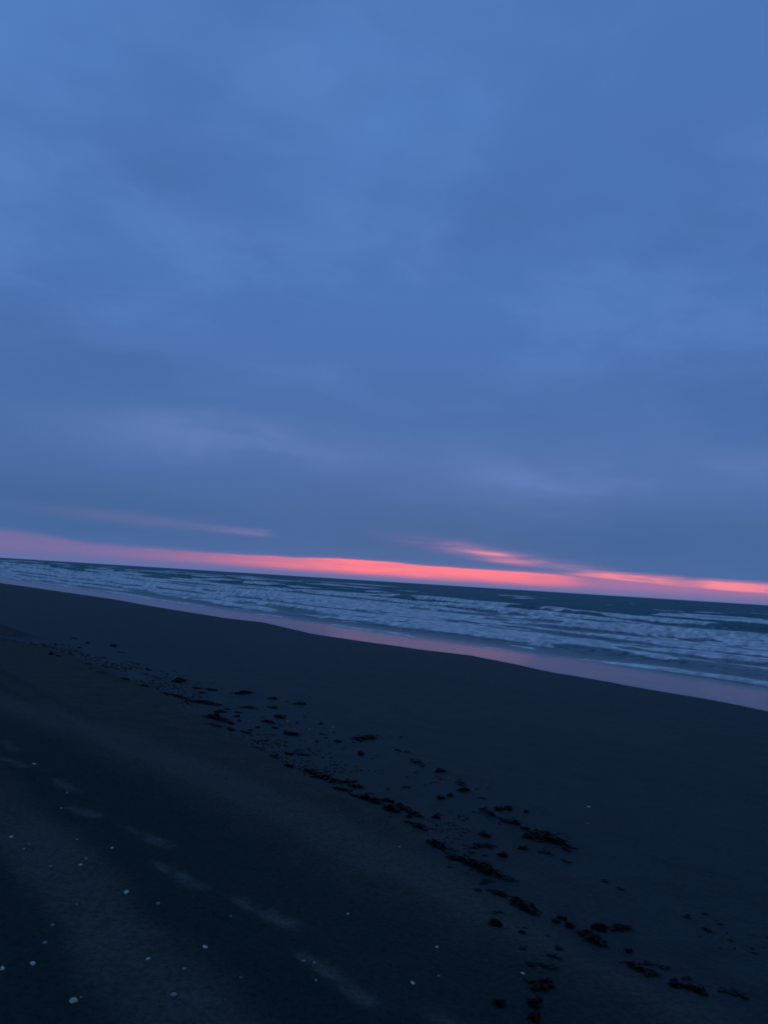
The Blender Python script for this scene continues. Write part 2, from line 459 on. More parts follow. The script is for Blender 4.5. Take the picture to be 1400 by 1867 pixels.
# wind chop
chop = sstep(27, 36, U)
sea += chop*(0.05*fbm(U*0.8, W*0.45, 4)+0.10*sstep(40, 110, U)*fbm(U*0.22, W*0.12, 4))*sstep(3000, 300, U)
sea = sea*sstep(27.0, 32.0, U)-0.20
film = 0.005+0.002*fbm(U*0.7, W*0.5, 3)
sb = sandz(U, W, False)
edge = -0.6+1.6*sstep(0.0, 0.8, S)
water = np.maximum(sea+0.0, sb+film*edge)
water = np.where(S <= 0.001, sb-0.012, water)
Ffine = fbm(U*1.5, W*0.55, 4, .6)
F = foam+0.36*Ffine
def water_material():
    m, t, o = material('sea water')
    oc = objcoord(t)
    p = t.nodes.new('ShaderNodeBsdfPrincipled'); t.links.new(p.outputs[0], o.inputs[0])
    p.inputs['IOR'].default_value = 1.333
    t.links.new(trange(t, attr(t, 'deep'), 0, 1, 0.5, 0.38), p.inputs['Specular IOR Level'])
    c = tmix(t, attr(t, 'deep'), (0.045, 0.050, 0.052, 1), (0.010, 0.085, 0.095, 1))
    thin = tnoise(t, 2.2, 4, .7, oc)
    mul = t.nodes.new('ShaderNodeMath'); mul.operation = 'MULTIPLY'
    t.links.new(trange(t, thin, .34, .64), mul.inputs[0]); t.links.new(attr(t, 'milky'), mul.inputs[1])
    c = tmix(t, mul.outputs[0], c, (0.36, 0.36, 0.35, 1))
    t.links.new(c, p.inputs['Base Color'])
    t.links.new(trange(t, attr(t, 'deep'), 0, 1, 0.19, 0.62), p.inputs['Roughness'])
    st = trange(t, attr(t, 'deep'), 0, 1, .06, .9)
    n = t.nodes.new('ShaderNodeBump'); n.inputs['Distance'].default_value = .12
    t.links.new(st, n.inputs['Strength']); t.links.new(tnoise(t, 1.3, 3, .6, oc), n.inputs['Height'])
    n2 = bump(t, tnoise(t, 0.22, 2, .6, oc), .6, .5, n.outputs[0])
    n3 = t.nodes.new('ShaderNodeMix'); n3.data_type = 'VECTOR'
    t.links.new(attr(t, 'deep'), n3.inputs[0]); t.links.new(n.outputs[0], n3.inputs[4]); t.links.new(n2, n3.inputs[5])
    t.links.new(n3.outputs[1], p.inputs['Normal'])
    return m
def foam_material():
    m, t, o = material('sea foam')
    oc = objcoord(t)
    p = t.nodes.new('ShaderNodeBsdfPrincipled'); t.links.new(p.outputs[0], o.inputs[0])
    p.inputs['Roughness'].default_value = 0.7; p.inputs['Specular IOR Level'].default_value = .25
    a = tnoise(t, 1.1, 4, .7, oc); b = tnoise(t, 7, 3, .65, oc)
    c = tmix(t, trange(t, a, .36, .66), (0.34, 0.33, 0.32, 1), (0.82, 0.77, 0.72, 1))
    c = tmix(t, trange(t, b, .55, .75, 0, .5), c, (0.22, 0.23, 0.23, 1))
    t.links.new(c, p.inputs['Base Color'])
    n = bump(t, a, .6, .25); t.links.new(n, p.inputs['Normal'])
    return m
deep = sstep(27.0, 36.0, U)
milky = sstep(29, 34, U)*sstep(110, 70, U)*np.clip(0.45+foam, 0, 1)
sea_ob = grid_mesh('sea', ss, wv, U, W, water, water_material(), {'deep': deep, 'milky': milky})
sea_ob['kind'] = 'structure'; sea_ob['label'] = 'dark teal sea with small breaking waves rolling in'
lump = 0.06*fbm(U*1.3+5, W*1.0, 4, .6)
zf = water+np.clip(F-0.42, -0.3, 0.5)*0.16+np.where(F > .42, 1, 0)*0.0+lump*sstep(.45, .8, F)*sstep(30, 40, U)
foam_ob = grid_mesh('surf_foam', ss, wv, U, W, zf, foam_material(), {}, keep=(F > 0.40) & (U > 27.5) & (U < 450))
foam_ob['kind'] = 'stuff'; foam_ob['label'] = 'white foam of the broken waves along the shore'; foam_ob['category'] = 'foam'

# ------------------------------------------------------------------ seaweed along the tide line
def weed_material(name, a, b, spec):
    m, t, o = material(name)
    p = t.nodes.new('ShaderNodeBsdfPrincipled'); t.links.new(p.outputs[0], o.inputs[0])
    n = tnoise(t, 60, 4, .6, objcoord(t))
    t.links.new(tmix(t, trange(t, n, .35, .65), a, b), p.inputs['Base Color'])
    p.inputs['Roughness'].default_value = .55; p.inputs['Specular IOR Level'].default_value = spec
    t.links.new(bump(t, n, .5, .004), p.inputs['Normal'])
    return m
mat_weed = weed_material('wet black-brown seaweed', (0.004, 0.002, 0.0015, 1), (0.022, 0.009, 0.006, 1), .10)
mat_weed_sandy = weed_material('sand-dusted seaweed', (0.008, 0.011, 0.010, 1), (0.020, 0.026, 0.024, 1), .10)

def dist_at(px, py):
    u, v = ground(px, py); x, y = to_xy(u, v); z = float(sand_base(u))
    return math.sqrt(x*x+y*y+(CAM_Z-z)**2)
def make_mesh(name, co, faces, mat, flat=False):
    me = bpy.data.meshes.new(name); me.from_pydata([tuple(map(float, c)) for c in co], [], faces)
    if not flat: me.polygons.foreach_set('use_smooth', [True]*len(faces))
    me.materials.append(mat); me.update()
    return me

def seaweed(name, label, cat, group, x, y, ln, t, slope, dim, seed):
    rg = random.Random(seed)
    a = np.array(ground(x-ln/2, y-slope*ln/2)); b = np.array(ground(x+ln/2, y+slope*ln/2))
    c = np.array(ground(x, y)); d = dist_at(x, y)
    ax = b-a; L = max(float(np.linalg.norm(ax)), .03); ax = ax/np.linalg.norm(ax); pr = np.array((-ax[1], ax[0]))
    ht = t*d/1402
    H = min(max(.55*ht, .008), .11)*(.45 if dim else 1.0)
    Wd = min(max(1.1*ht, .02), L*.8+.02, .40)
    co = []; fc = []
    def ribbon(p0, ang, length, w, h0, h1, n=6):
        base = len(co); p = np.array(p0, float); th = ang; k = rg.uniform(-1.2, 1.2)
        for i in range(n+1):
            s = i/n; th += k*.9/n+rg.uniform(-.35, .35)
            dr = ax*math.cos(th)+pr*math.sin(th); sd_ = -ax*math.sin(th)+pr*math.cos(th)
            ww = w*(0.35+math.sin(math.pi*min(max(s*.9+.08, 0), 1))*.8)*rg.uniform(.75, 1.25)
            zz = h0+(h1-h0)*math.sin(math.pi*s)+rg.uniform(-.12, .12)*H
            tw = rg.uniform(-.5, .5); th_ = max(w*.22, .0025)
            for (q, r) in ((-1, tw), (0, 1.0), (1, -tw), (0, -1.0)):
                if q: co.append((p[0]+sd_[0]*ww*q, p[1]+sd_[1]*ww*q, max(zz+r*ww*.6, -.002)))
                else: co.append((p[0], p[1], max(zz+r*th_, -.004)))
            p = p+dr*length/n
        for i in range(n):
            o = base+4*i
            for j in range(4): fc.append((o+j, o+(j+1) % 4, o+4+(j+1) % 4, o+4+j))
        fc.append((base+3, base+2, base+1, base)); e = base+4*n; fc.append((e, e+1, e+2, e+3))
    # a ragged, tangled heart
    if not dim or t > 9:
        nr, na = 5, 22; ph = rg.uniform(0, 9)
        base = len(co); hk = .78 if not dim else .4
        rad = [1+.30*math.sin(2*6.283*j/na+ph)+rg.uniform(-.30, .24) for j in range(na)]
        co.append((c[0], c[1], H*hk))
        for i in range(1, nr+1):
            s = i/nr
            for j in range(na):
                q = 6.283*j/na; r_ = s*rad[j]
                pu = c+ax*math.cos(q)*r_*L*.44+pr*math.sin(q)*r_*Wd*.44
                zz = H*hk*max(0, 1-s**2)**.6*rg.uniform(.45, 1.35)-(.004 if i == nr else 0)
                co.append((pu[0], pu[1], zz))
        for j in range(na): fc.append((base, base+1+j, base+1+(j+1) % na))
        for i in range(nr-1):
            for j in range(na):
                o = base+1+i*na; fc.append((o+j, o+na+j, o+na+(j+1) % na, o+(j+1) % na))
    n = int(min(max(5, 90*L*Wd/.08*.35+8+ln*.25), 34)*(.6 if dim else 1))
    for i in range(n):
        r_ = math.sqrt(rg.random()); q = rg.uniform(0, 6.283)
        p0 = c+ax*(math.cos(q)*r_*L*.38)+pr*(math.sin(q)*r_*Wd*.36)
        ang = rg.choice((0, math.pi))+rg.gauss(0, .75)
        lm = H*(1-r_*r_)*rg.uniform(.3, 1.1)
        ribbon(p0, ang, rg.uniform(.14, .34)*min(L, .42)+.012, rg.uniform(.10, .20)*min(Wd, .08)+.003, lm*.5+.003, lm+rg.uniform(0, .35)*H+.004)
    co = np.array(co)
    z = sandz(co[:, 0], co[:, 1])+co[:, 2]
    X_, Y_ = to_xy(co[:, 0], co[:, 1])
    ox, oy = to_xy(*c); oz = float(sandz(np.array([c[0]]), np.array([c[1]]))[0])
    P = np.stack([X_-ox, Y_-oy, z-oz], -1)
    ob = bpy.data.objects.new(name, make_mesh(name, P, fc, mat_weed_sandy if dim else mat_weed)); C.objects.link(ob)
    ob.location = (ox, oy, oz)
    ob['label'] = label; ob['category'] = cat; ob['group'] = group
    return ob

CL, ST, SC = ('seaweed_clump', 'seaweed'), ('seaweed_strand', 'seaweed'), ('seaweed_scrap', 'seaweed')
GA, GB, GC, GD = 'seaweed scattered at the far end of the tide line', 'seaweed in the dense patch of the tide line', \
    'seaweed in the middle of the tide line', 'seaweed at the near end of the tide line'
# kind, group, x, y, length, thickness (photo pixels), slope, dusted with sand, label
WEED = [
 (SC, GA, 136, 1163, 13, 3, .05, 0, 'thin dark seaweed scrap, topmost of the far scatter at the left'),
 (SC, GA, 160, 1172, 10, 4, .05, 0, 'small seaweed scrap just right of and below the topmost far scrap'),
 (SC, GA, 146, 1180, 9, 3, .05, 0, 'flat dark scrap in the middle of the far left seaweed scatter'),
 (CL, GA, 207, 1177, 15, 7, .15, 0, 'small dark clump standing alone right of the far left scatter'),
 (SC, GA, 219, 1187, 15, 3, .3, 1, 'thin trail of seaweed running right from the small lone far clump'),
 (CL, GA, 85, 1178, 12, 11, .6, 1, 'faint sandy seaweed heap at the left end of the tide line'),
 (CL, GA, 94, 1196, 11, 6, .1, 0, 'rounded dark clump lowest at the left end of the tide line'),
 (SC, GA, 106, 1199, 12, 3, .1, 0, 'flat scrap touching the right side of the rounded leftmost clump'),
 (SC, GA, 129, 1193, 8, 4, .0, 0, 'tiny dark dot of seaweed between rounded leftmost clump and far scatter'),
 (SC, GA, 137, 1187, 7, 2, -.2, 0, 'tiniest seaweed flake above the dark dot in the far scatter'),
 (SC, GA, 162, 1213, 11, 3, .05, 0, 'thin scrap lying at the start of the lower seaweed line, far left'),
 (SC, GA, 196, 1218, 11, 4, .0, 0, 'dark scrap alone above the lower seaweed line at far left'),
 (SC, GA, 167, 1222, 8, 3, .3, 1, 'faint sandy flake just under the first scrap of the lower line'),
 (ST, GA, 187, 1229, 18, 3, .35, 1, 'faint thin strand along the sand edge left of the first dark dash'),
 (SC, GA, 230, 1241, 13, 4, .2, 0, 'first dark dash on the sand edge, left of its longer twin'),
 (SC, GA, 264, 1252, 17, 5, .2, 0, 'longer dark dash on the sand edge before the long thin strand'),
 (SC, GA, 271, 1220, 12, 4, .1, 0, 'small dark scrap above the faint dotted trail in the upper row'),
 (ST, GA, 284, 1233, 46, 4, .38, 1, 'faint dotted seaweed trail running down towards the pointed mound'),
 (SC, GA, 247, 1208, 18, 4, .3, 1, 'faint sandy smear of seaweed above the dotted trail'),
 (CL, GB, 328, 1241, 23, 11, -.12, 0, 'pointed little seaweed mound with a peak, first of the upper row'),
 (CL, GB, 361, 1253, 15, 6, .0, 0, 'small arched clump second in the upper row, after the pointed mound'),
 (SC, GB, 385, 1256, 20, 5, .2, 0, 'low curved seaweed piece third in the upper row'),
 (SC, GB, 368, 1261, 13, 4, -.1, 0, 'thin scrap tucked under the small arched clump of the upper row'),
 (CL, GB, 445, 1262, 34, 10, -.08, 0, 'long dark clump with two humps, widest of the upper row'),
 (ST, GB, 325, 1269, 62, 5, .2, 0, 'long thin black strand leading into the thick black strand'),
 (ST, GB, 375, 1280, 58, 9, .14, 0, 'thick black strand with upturned right tip above the dense patch'),
 (SC, GB, 452, 1288, 34, 5, .06, 0, 'flat dark bar of seaweed below the two-humped clump'),
 (CL, GB, 402, 1296, 26, 6, .05, 0, 'flat clump on top of the biggest tangle in the dense patch'),
 (CL, GB, 397, 1311, 40, 14, .22, 0, 'biggest ragged tangle, at the left of the dense seaweed patch'),
 (CL, GB, 421, 1318, 15, 7, .1, 0, 'small dark clump touching the lower right of the biggest tangle'),
 (SC, GB, 437, 1312, 7, 4, .0, 0, 'round dark speck right of the biggest tangle'),
 (SC, GB, 432, 1304, 11, 4, -.2, 0, 'short scrap above the round speck right of the biggest tangle'),
 (SC, GB, 416, 1291, 13, 3, .05, 0, 'thin flake above the flat clump that tops the biggest tangle'),
 (SC, GB, 435, 1297, 20, 3, .12, 0, 'thin long flake between the flat bar and the biggest tangle'),
 (CL, GB, 394, 1324, 24, 5, .3, 0, 'low dark sliver at the bottom left of the dense patch'),
 (CL, GB, 421, 1330, 13, 7, .25, 0, 'compact dark clump at the bottom of the dense patch'),
 (SC, GB, 447, 1334, 22, 5, .2, 0, 'ragged low piece right of the compact clump at the patch bottom'),
 (SC, GB, 457, 1329, 8, 3, -.2, 0, 'tiny flake just above the ragged low piece at the patch bottom'),
 (SC, GB, 477, 1348, 34, 7, -.05, 1, 'faint sandy seaweed smear below the dense patch'),
 (ST, GB, 474, 1364, 26, 4, .35, 1, 'thin faint strand on the sand edge below the dense patch'),
 (CL, GB, 497, 1272, 20, 6, .0, 0, 'short dark clump between the two-humped clump and the dark oval'),
 (SC, GB, 523, 1277, 7, 3, .0, 1, 'tiny flake left of the dark oval clump at the row end'),
 (CL, GB, 547, 1282, 23, 8, .03, 0, 'solid dark oval clump ending the upper row at right'),
 (SC, GB, 497, 1288, 18, 5, .25, 0, 'crooked scrap under the short clump of the upper row'),
 (CL, GB, 511, 1306, 18, 9, .3, 0, 'dark clump with a white shell chip at its right side'),
 (CL, GB, 489, 1315, 25, 7, .22, 0, 'slanting dark clump left of the clump with the shell chip'),
 (SC, GB, 471, 1324, 8, 3, .0, 0, 'tiny dark flake under the slanting clump'),
 (SC, GB, 502, 1326, 11, 6, .1, 0, 'small clump with a pale edge above the broad flat clump'),
 (SC, GB, 541, 1316, 12, 5, .1, 1, 'faint sandy scrap right of the clump with the shell chip'),
 (CL, GB, 531, 1337, 32, 10, .15, 0, 'broad flat dark clump at the right end of the dense patch'),
 (SC, GC, 586, 1318, 6, 4, .0, 0, 'single dark dot left of the brightest far shell chip'),
 (SC, GC, 588, 1337, 14, 4, .2, 1, 'faint scrap below the brightest far shell chip'),
 (SC, GC, 595, 1344, 6, 3, .0, 0, 'dark speck between faint scrap and the small lone oval clump'),
 (SC, GC, 578, 1351, 8, 4, -.1, 0, 'small speck left of the small lone oval clump'),
 (CL, GC, 616, 1351, 14, 7, .05, 0, 'small lone oval clump left of the stepped dark clump'),
 (CL, GC, 666, 1345, 41, 11, -.16, 0, 'stepped dark clump rising to the right, alone on smooth sand'),
 (SC, GC, 731, 1341, 7, 4, .0, 1, 'faint dot farthest right of the stepped dark clump'),
 (CL, GC, 657, 1375, 12, 10, .1, 0, 'round brownish clump below the stepped dark clump'),
 (SC, GC, 679, 1382, 6, 4, .0, 1, 'faint speck right of the round brownish clump'),
 (SC, GC, 732, 1367, 40, 6, .1, 1, 'broad faint smear of seaweed right of the round brownish clump'),
 (CL, GC, 505, 1380, 17, 18, .2, 1, 'greyish crumbly heap on the sand edge under the dense patch'),
 (CL, GC, 527, 1372, 20, 7, .15, 0, 'dark clump right of the greyish crumbly heap'),
 (CL, GC, 551, 1372, 32, 8, .15, 1, 'sandy spread-out clump right of the greyish crumbly heap'),
 (CL, GC, 527, 1397, 22, 8, .08, 0, 'oval dark clump before the thick slanting roll on the sand edge'),
 (ST, GC, 586, 1413, 62, 13, .38, 0, 'thick slanting black roll, first of the long rolls on the sand edge'),
 (CL, GC, 636, 1422, 26, 8, -.08, 0, 'dark clump above right of the thick slanting roll'),
 (CL, GC, 650, 1431, 28, 8, .1, 0, 'dark clump right of the thick slanting roll, under its neighbour'),
 (ST, GC, 625, 1439, 32, 8, .18, 0, 'thin dark piece under the end of the thick slanting roll'),
 (ST, GC, 647, 1450, 24, 4, .4, 0, 'thin tail linking two heaps along the sand edge'),
 (SC, GC, 675, 1442, 13, 5, .2, 1, 'faint flake above the lumpy chain of dark heaps'),
 (CL, GC, 675, 1457, 42, 14, .28, 0, 'first and longest heap of the lumpy dark chain'),
 (CL, GC, 707, 1457, 20, 10, .15, 0, 'round heap on the upper side of the lumpy dark chain'),
 (CL, GC, 711, 1474, 32, 14, .25, 0, 'lowest heap of the lumpy dark chain'),
 (CL, GC, 732, 1469, 20, 14, .6, 0, 'steeply tilted heap near the right end of the lumpy chain'),
 (CL, GC, 755, 1480, 28, 9, .3, 0, 'tapering heap that ends the lumpy dark chain'),
 (SC, GC, 746, 1486, 10, 6, .1, 0, 'small dot under the tapering heap of the lumpy chain'),
 (SC, GC, 743, 1432, 22, 5, .0, 1, 'faint smear on smooth sand above the lumpy chain'),
 (SC, GC, 707, 1434, 8, 5, .0, 1, 'faint dot on smooth sand above the lumpy chain'),
 (CL, GC, 761, 1389, 14, 13, .9, 1, 'faint steep smudge left of the winged dark clump'),
 (CL, GC, 802, 1405, 22, 8, -.1, 0, 'winged dark clump alone at the upper middle of the scatter'),
 (SC, GC, 804, 1419, 6, 4, .0, 1, 'faint dot directly under the winged dark clump'),
 (CL, GC, 805, 1453, 18, 8, .0, 0, 'dark oval beside the round ball of seaweed'),
 (CL, GC, 820, 1448, 11, 9, .0, 0, 'small round ball of seaweed right of the dark oval'),
 (CL, GC, 795, 1486, 16, 8, .15, 0, 'dark lozenge clump below the oval and the round ball'),
 (CL, GC, 836, 1425, 9, 13, 1.2, 1, 'faint upright tuft above the star-shaped clump'),
 (CL, GC, 845, 1439, 20, 9, -.1, 0, 'star-shaped clump at the start of the upper right trail'),
 (SC, GC, 878, 1453, 18, 6, .1, 1, 'faint patch right of the star-shaped clump'),
 (ST, GC, 762, 1504, 46, 9, .36, 0, 'curved black strand on the sand edge after the lumpy chain'),
 (CL, GD, 908, 1473, 13, 9, .0, 0, 'left of two touching clumps above the upper right trail'),
 (CL, GD, 926, 1473, 20, 11, .05, 0, 'right and larger of two touching clumps above the upper right trail'),
 (SC, GD, 960, 1478, 8, 6, .0, 0, 'small dot right of the two touching clumps'),
 (ST, GD, 890, 1478, 30, 7, .55, 0, 'short thick strand that begins the upper right trail'),
 (ST, GD, 920, 1493, 32, 4, .4, 0, 'thin strand joining pieces of the upper right trail'),
 (CL, GD, 940, 1498, 18, 12, .3, 0, 'angular clump at the middle of the upper right trail'),
 (SC, GD, 958, 1508, 18, 6, .25, 0, 'thin scrap leading from angular clump to the large black mass'),
 (CL, GD, 971, 1521, 26, 14, -.1, 0, 'left lobe lying against the large black mass of the upper trail'),
 (CL, GD, 1003, 1526, 66, 17, .5, 0, 'large black mass of seaweed, biggest of the upper right trail'),
 (CL, GD, 1031, 1564, 15, 10, .3, 1, 'faint clump below the large black mass'),
 (CL, GD, 990, 1545, 40, 9, .4, 1, 'faint sandy litter under the large black mass'),
 (CL, GD, 885, 1518, 26, 9, .3, 0, 'dark slanting clump between the two seaweed trails'),
 (ST, GD, 878, 1538, 46, 7, -.08, 0, 'branching flat strand between the two trails, tilted up rightwards'),
 (CL, GD, 952, 1541, 18, 8, .05, 0, 'dark lens-shaped clump below left of the large black mass'),
 (CL, GD, 917, 1556, 18, 9, .2, 0, 'dark clump just above the end of the longest roll'),
 (SC, GD, 857, 1549, 16, 6, .1, 1, 'faint scrap under the branching flat strand'),
 (SC, GD, 828, 1545, 18, 6, .2, 1, 'faint scrap right of the blunt head of the longest roll'),
 (CL, GD, 796, 1540, 32, 15, .42, 0, 'blunt dark head at the upper left end of the longest roll'),
 (ST, GD, 840, 1564, 66, 11, .42, 0, 'slim upper part of the longest black roll'),
 (ST, GD, 889, 1583, 66, 20, .5, 0, 'thick lower part of the longest black roll'),
 (SC, GD, 930, 1600, 28, 5, .05, 1, 'thin pointed wisp right of the thick end of the longest roll'),
 (CL, GD, 885, 1608, 16, 13, -.6, 1, 'faint tuft hanging below the thick end of the longest roll'),
 (SC, GD, 873, 1624, 14, 8, .5, 1, 'faint flake left of the slim dark streak under the longest roll'),
 (ST, GD, 909, 1629, 34, 7, .3, 0, 'slim dark streak above left of the fat leaning roll'),
 (ST, GD, 953, 1650, 52, 17, .62, 0, 'fat leaning black roll below the longest roll'),
 (SC, GD, 1024, 1670, 15, 8, .2, 0, 'upper crumb at the start of the near right pile'),
 (SC, GD, 1013, 1678, 9, 10, .2, 0, 'lower left crumb at the start of the near right pile'),
 (CL, GD, 1038, 1685, 18, 12, .2, 0, 'rounded clump leading the near right pile'),
 (ST, GD, 1079, 1708, 58, 16, .46, 0, 'heavy black wedge, largest of the near right pile'),
 (CL, GD, 1091, 1687, 30, 15, .35, 0, 'ragged clump above the heavy black wedge'),
 (CL, GD, 1131, 1686, 34, 10, -.15, 0, 'wing-like clump right of the ragged clump in the near pile'),
 (CL, GD, 903, 1689, 22, 14, .05, 0, 'lone dark clump left of the near pile, under the fat leaning roll'),
 (SC, GD, 910, 1665, 14, 9, -.3, 1, 'faint flake above the lone dark clump'),
 (SC, GD, 954, 1703, 14, 12, .2, 1, 'faint round patch right of the lone dark clump'),
 (SC, GD, 952, 1736, 11, 11, .0, 1, 'small dim clump at the top of the row going down to the frame edge'),
 (SC, GD, 1018, 1731, 14, 12, .2, 1, 'dim clump below left of the heavy black wedge'),
 (CL, GD, 1010, 1749, 32, 10, .05, 1, 'dim broad clump under the dim clump below the wedge'),
 (CL, GD, 964, 1767, 16, 12, .3, 1, 'dim tuft left of the paired dim clumps in the descending row'),
 (CL, GD, 998, 1772, 32, 15, .2, 1, 'paired dim clumps in the middle of the descending row'),
 (SC, GD, 966, 1797, 14, 9, .2, 1, 'dim flake above the double dark clump near the bottom edge'),
 (CL, GD, 990, 1808, 30, 16, -.3, 0, 'double dark clump low in the descending row'),
 (CL, GD, 975, 1838, 22, 18, .1, 0, 'round dark clump second from the bottom of the descending row'),
 (CL, GD, 912, 1837, 20, 14, .0, 0, 'dark clump alone at the bottom edge left of the descending row'),
 (CL, GD, 972, 1861, 20, 16, .3, 0, 'lowest dark clump, cut off by the bottom edge'),
 (SC, GD, 1146, 1728, 10, 8, .0, 0, 'single dot right of the heavy black wedge'),
 (ST, GD, 1170, 1765, 66, 9, .5, 0, 'long slim strand slanting down near the lower right corner'),
 (CL, GD, 1184, 1752, 20, 10, .1, 1, 'dim clump above the long slim strand'),
 (CL, GD, 1214, 1759, 26, 9, .1, 1, 'dim flat clump right of the dim clump over the slim strand'),
 (SC, GD, 1249, 1778, 18, 8, .0, 1, 'dim flake right of the long slim strand'),
 (CL, GD, 1231, 1794, 32, 12, .2, 0, 'dark clump at the lower end of the long slim strand'),
 (ST, GD, 1268, 1804, 40, 13, .4, 0, 'dark tapering clump last in the lower right corner'),
 (CL, GD, 1349, 1808, 22, 18, .7, 1, 'dim hooked clump nearest the lower right corner'),
 (SC, GD, 1318, 1800, 32, 7, -.1, 1, 'dim thin smear leading to the hooked clump in the corner'),
 (SC, GD, 1103, 1600, 18, 9, .3, 1, 'dim scrap right of the longest roll on open sand'),
 (SC, GD, 1133, 1615, 18, 7, .3, 1, 'dim scrap just below right of the scrap on open sand'),
 (CL, GD, 1251, 1665, 20, 10, .1, 1, 'dim clump on open sand, leftmost of the far right three'),
 (SC, GD, 1287, 1660, 11, 7, .0, 1, 'dim speck on open sand, uppermost of the far right three'),
 (SC, GD, 1289, 1690, 20, 9, .2, 1, 'dim clump on open sand, lowest of the far right three'),
]
for i, (kd, grp, x, y, ln, t_, sl_, dm, lab) in enumerate(WEED):
    seaweed(kd[0], lab, kd[1], grp, x, y, ln, t_, sl_, bool(dm), 100+i)

# crumbs too small to tell apart, along the same line
rg = np.random.RandomState(5); co = []; fc = []
for i in range(2600):
    v = 1.2+17.8*rg.rand()**1.7; off = abs(rg.normal(0, .55))+rg.normal(0, .08); u = float(wrack(np.array([v]))[0])+off
    if fbm(np.array([u*1.3]), np.array([v*.9]), 3)[0] < -.05: continue
    a_ = rg.uniform(0, 6.28); l = rg.uniform(.005, .028)*(1+.06*v); w = l*rg.uniform(.2, .5); h = rg.uniform(.003, .010)*(1+.06*v)
    z = float(sandz(np.array([u]), np.array([v]))[0]); o = len(co)
    for (p, q, r) in ((-1, 0, 0), (0, -1, 0), (1, 0, 0), (0, 1, 0), (.2*rg.normal(), .2*rg.normal(), 1)):
        du = math.cos(a_)*p*l-math.sin(a_)*q*w; dv = math.sin(a_)*p*l+math.cos(a_)*q*w
        x_, y_ = to_xy(u+du, v+dv); co.append((x_, y_, z+r*h-.0008))
    fc += [(o, o+1, o+4), (o+1, o+2, o+4), (o+2, o+3, o+4), (o+3, o, o+4)]
crumbs = bpy.data.objects.new('seaweed_crumbs', make_mesh('seaweed_crumbs', co, fc, mat_weed, True)); C.objects.link(crumbs)
crumbs['kind'] = 'stuff'; crumbs['label'] = 'fine dark seaweed crumbs strewn along the tide line'; crumbs['category'] = 'debris'

# ------------------------------------------------------------------ shells and pale pebbles
def pale_material(name, a, b):
    m, t, o = material(name)
    p = t.nodes.new('ShaderNodeBsdfPrincipled'); t.links.new(p.outputs[0], o.inputs[0])
    oc = objcoord(t)
    w = t.nodes.new('ShaderNodeTexWave'); w.inputs['Scale'].default_value = 160; w.inputs['Distortion'].default_value = 2; t.links.new(oc, w.inputs['Vector'])
    n = tnoise(t, 150, 3, .6, oc)
    c = tmix(t, trange(t, n, .3, .7), a, b)
    c = tmix(t, trange(t, w.outputs['Fac'], .5, 1, 0, .25), c, tuple(.6*q for q in a[:3])+(1,))
    t.links.new(c, p.inputs['Base Color']); p.inputs['Roughness'].default_value = .45
    t.links.new(bump(t, w.outputs['Fac'], .3, .001), p.inputs['Normal'])
    return m
PALE = {'white': pale_material('white shell', (.34, .32, .27, 1), (.52, .49, .41, 1)),
        'grey': pale_material('grey shell', (.12, .125, .105, 1), (.20, .20, .165, 1)),
        'tan': pale_material('tan shell', (.30, .24, .13, 1), (.44, .36, .21, 1))}
def shell(label, x, y, size, tone, seed, kind):
    rg = random.Random(seed)
    u, v = ground(x, y); d = dist_at(x, y); r = max(size*d/1402*.40, .003)
    co = []; fc = []; nr, na = 7, 24; asp = .95 if tone == 'tan' else rg.uniform(.58, .9)
    def outline(q):                                      # a bivalve: broad fan with a beak at q = 0
        if kind == 'pebble': return 1+.10*math.sin(2*q+seed)+.05*math.sin(3*q+1)
        b = math.exp(-(min(q, 6.2832-q)/.33)**2)
        return 1.0+.22*b-.10*math.exp(-((min(q, 6.2832-q)-.75)/.3)**2)+.03*math.cos(2*q)
    hgt = .42 if kind == 'shell' else .55
    apex = np.array((.35, 0.0)) if kind == 'shell' else np.zeros(2)
    co.append((apex[0], apex[1], hgt))
    for i in range(1, nr+1):
        s = i/nr
        for j in range(na):
            q = 6.2832*j/na; o = outline(q)
            px, py = o*math.cos(q), o*math.sin(q)*asp*(1+.12*math.sin(3*q+seed))
            rib = (1+.02*(-1)**j*s) if kind == 'shell' else 1
            co.append((apex[0]+(px*rib-apex[0])*s, (py*rib-apex[1])*s, hgt*max(0, 1-s**2.2)**.62*(1+.03*(-1)**i)-.02))
    for j in range(na):                                  # underside rim, tucked into the sand
        q = 6.2832*j/na; o = outline(q)*.9; co.append((o*math.cos(q), o*math.sin(q)*asp, -.22))
    for j in range(na): fc.append((0, 1+j, 1+(j+1) % na))
    for i in range(nr):
        for j in range(na):
            o = 1+i*na; fc.append((o+j, o+na+j, o+na+(j+1) % na, o+(j+1) % na))
    fc.append(tuple(1+nr*na+j for j in reversed(range(na))))
    P = np.array(co)*r
    name = 'clam_shell' if kind == 'shell' else 'pale_pebble'
    ob = bpy.data.objects.new(name, make_mesh(name, P, fc, PALE[tone])); C.objects.link(ob)
    xx, yy = to_xy(u, v)
    ob.location = (xx, yy, float(sandz(np.array([u]), np.array([v]))[0])+r*.02)
    ob.rotation_euler = (rg.uniform(-.3, .3), rg.uniform(-.3, .3), rg.uniform(0, 6.28))
    if tone == 'tan': ob.rotation_euler = (-.1, .05, -1.5)          # beak towards the camera, as a heart
    ob['label'] = label; ob['category'] = 'shell' if kind == 'shell' else 'pebble'
    ob['group'] = 'pale shells strewn on the sand' if kind == 'shell' else 'pale pebbles strewn on the sand'
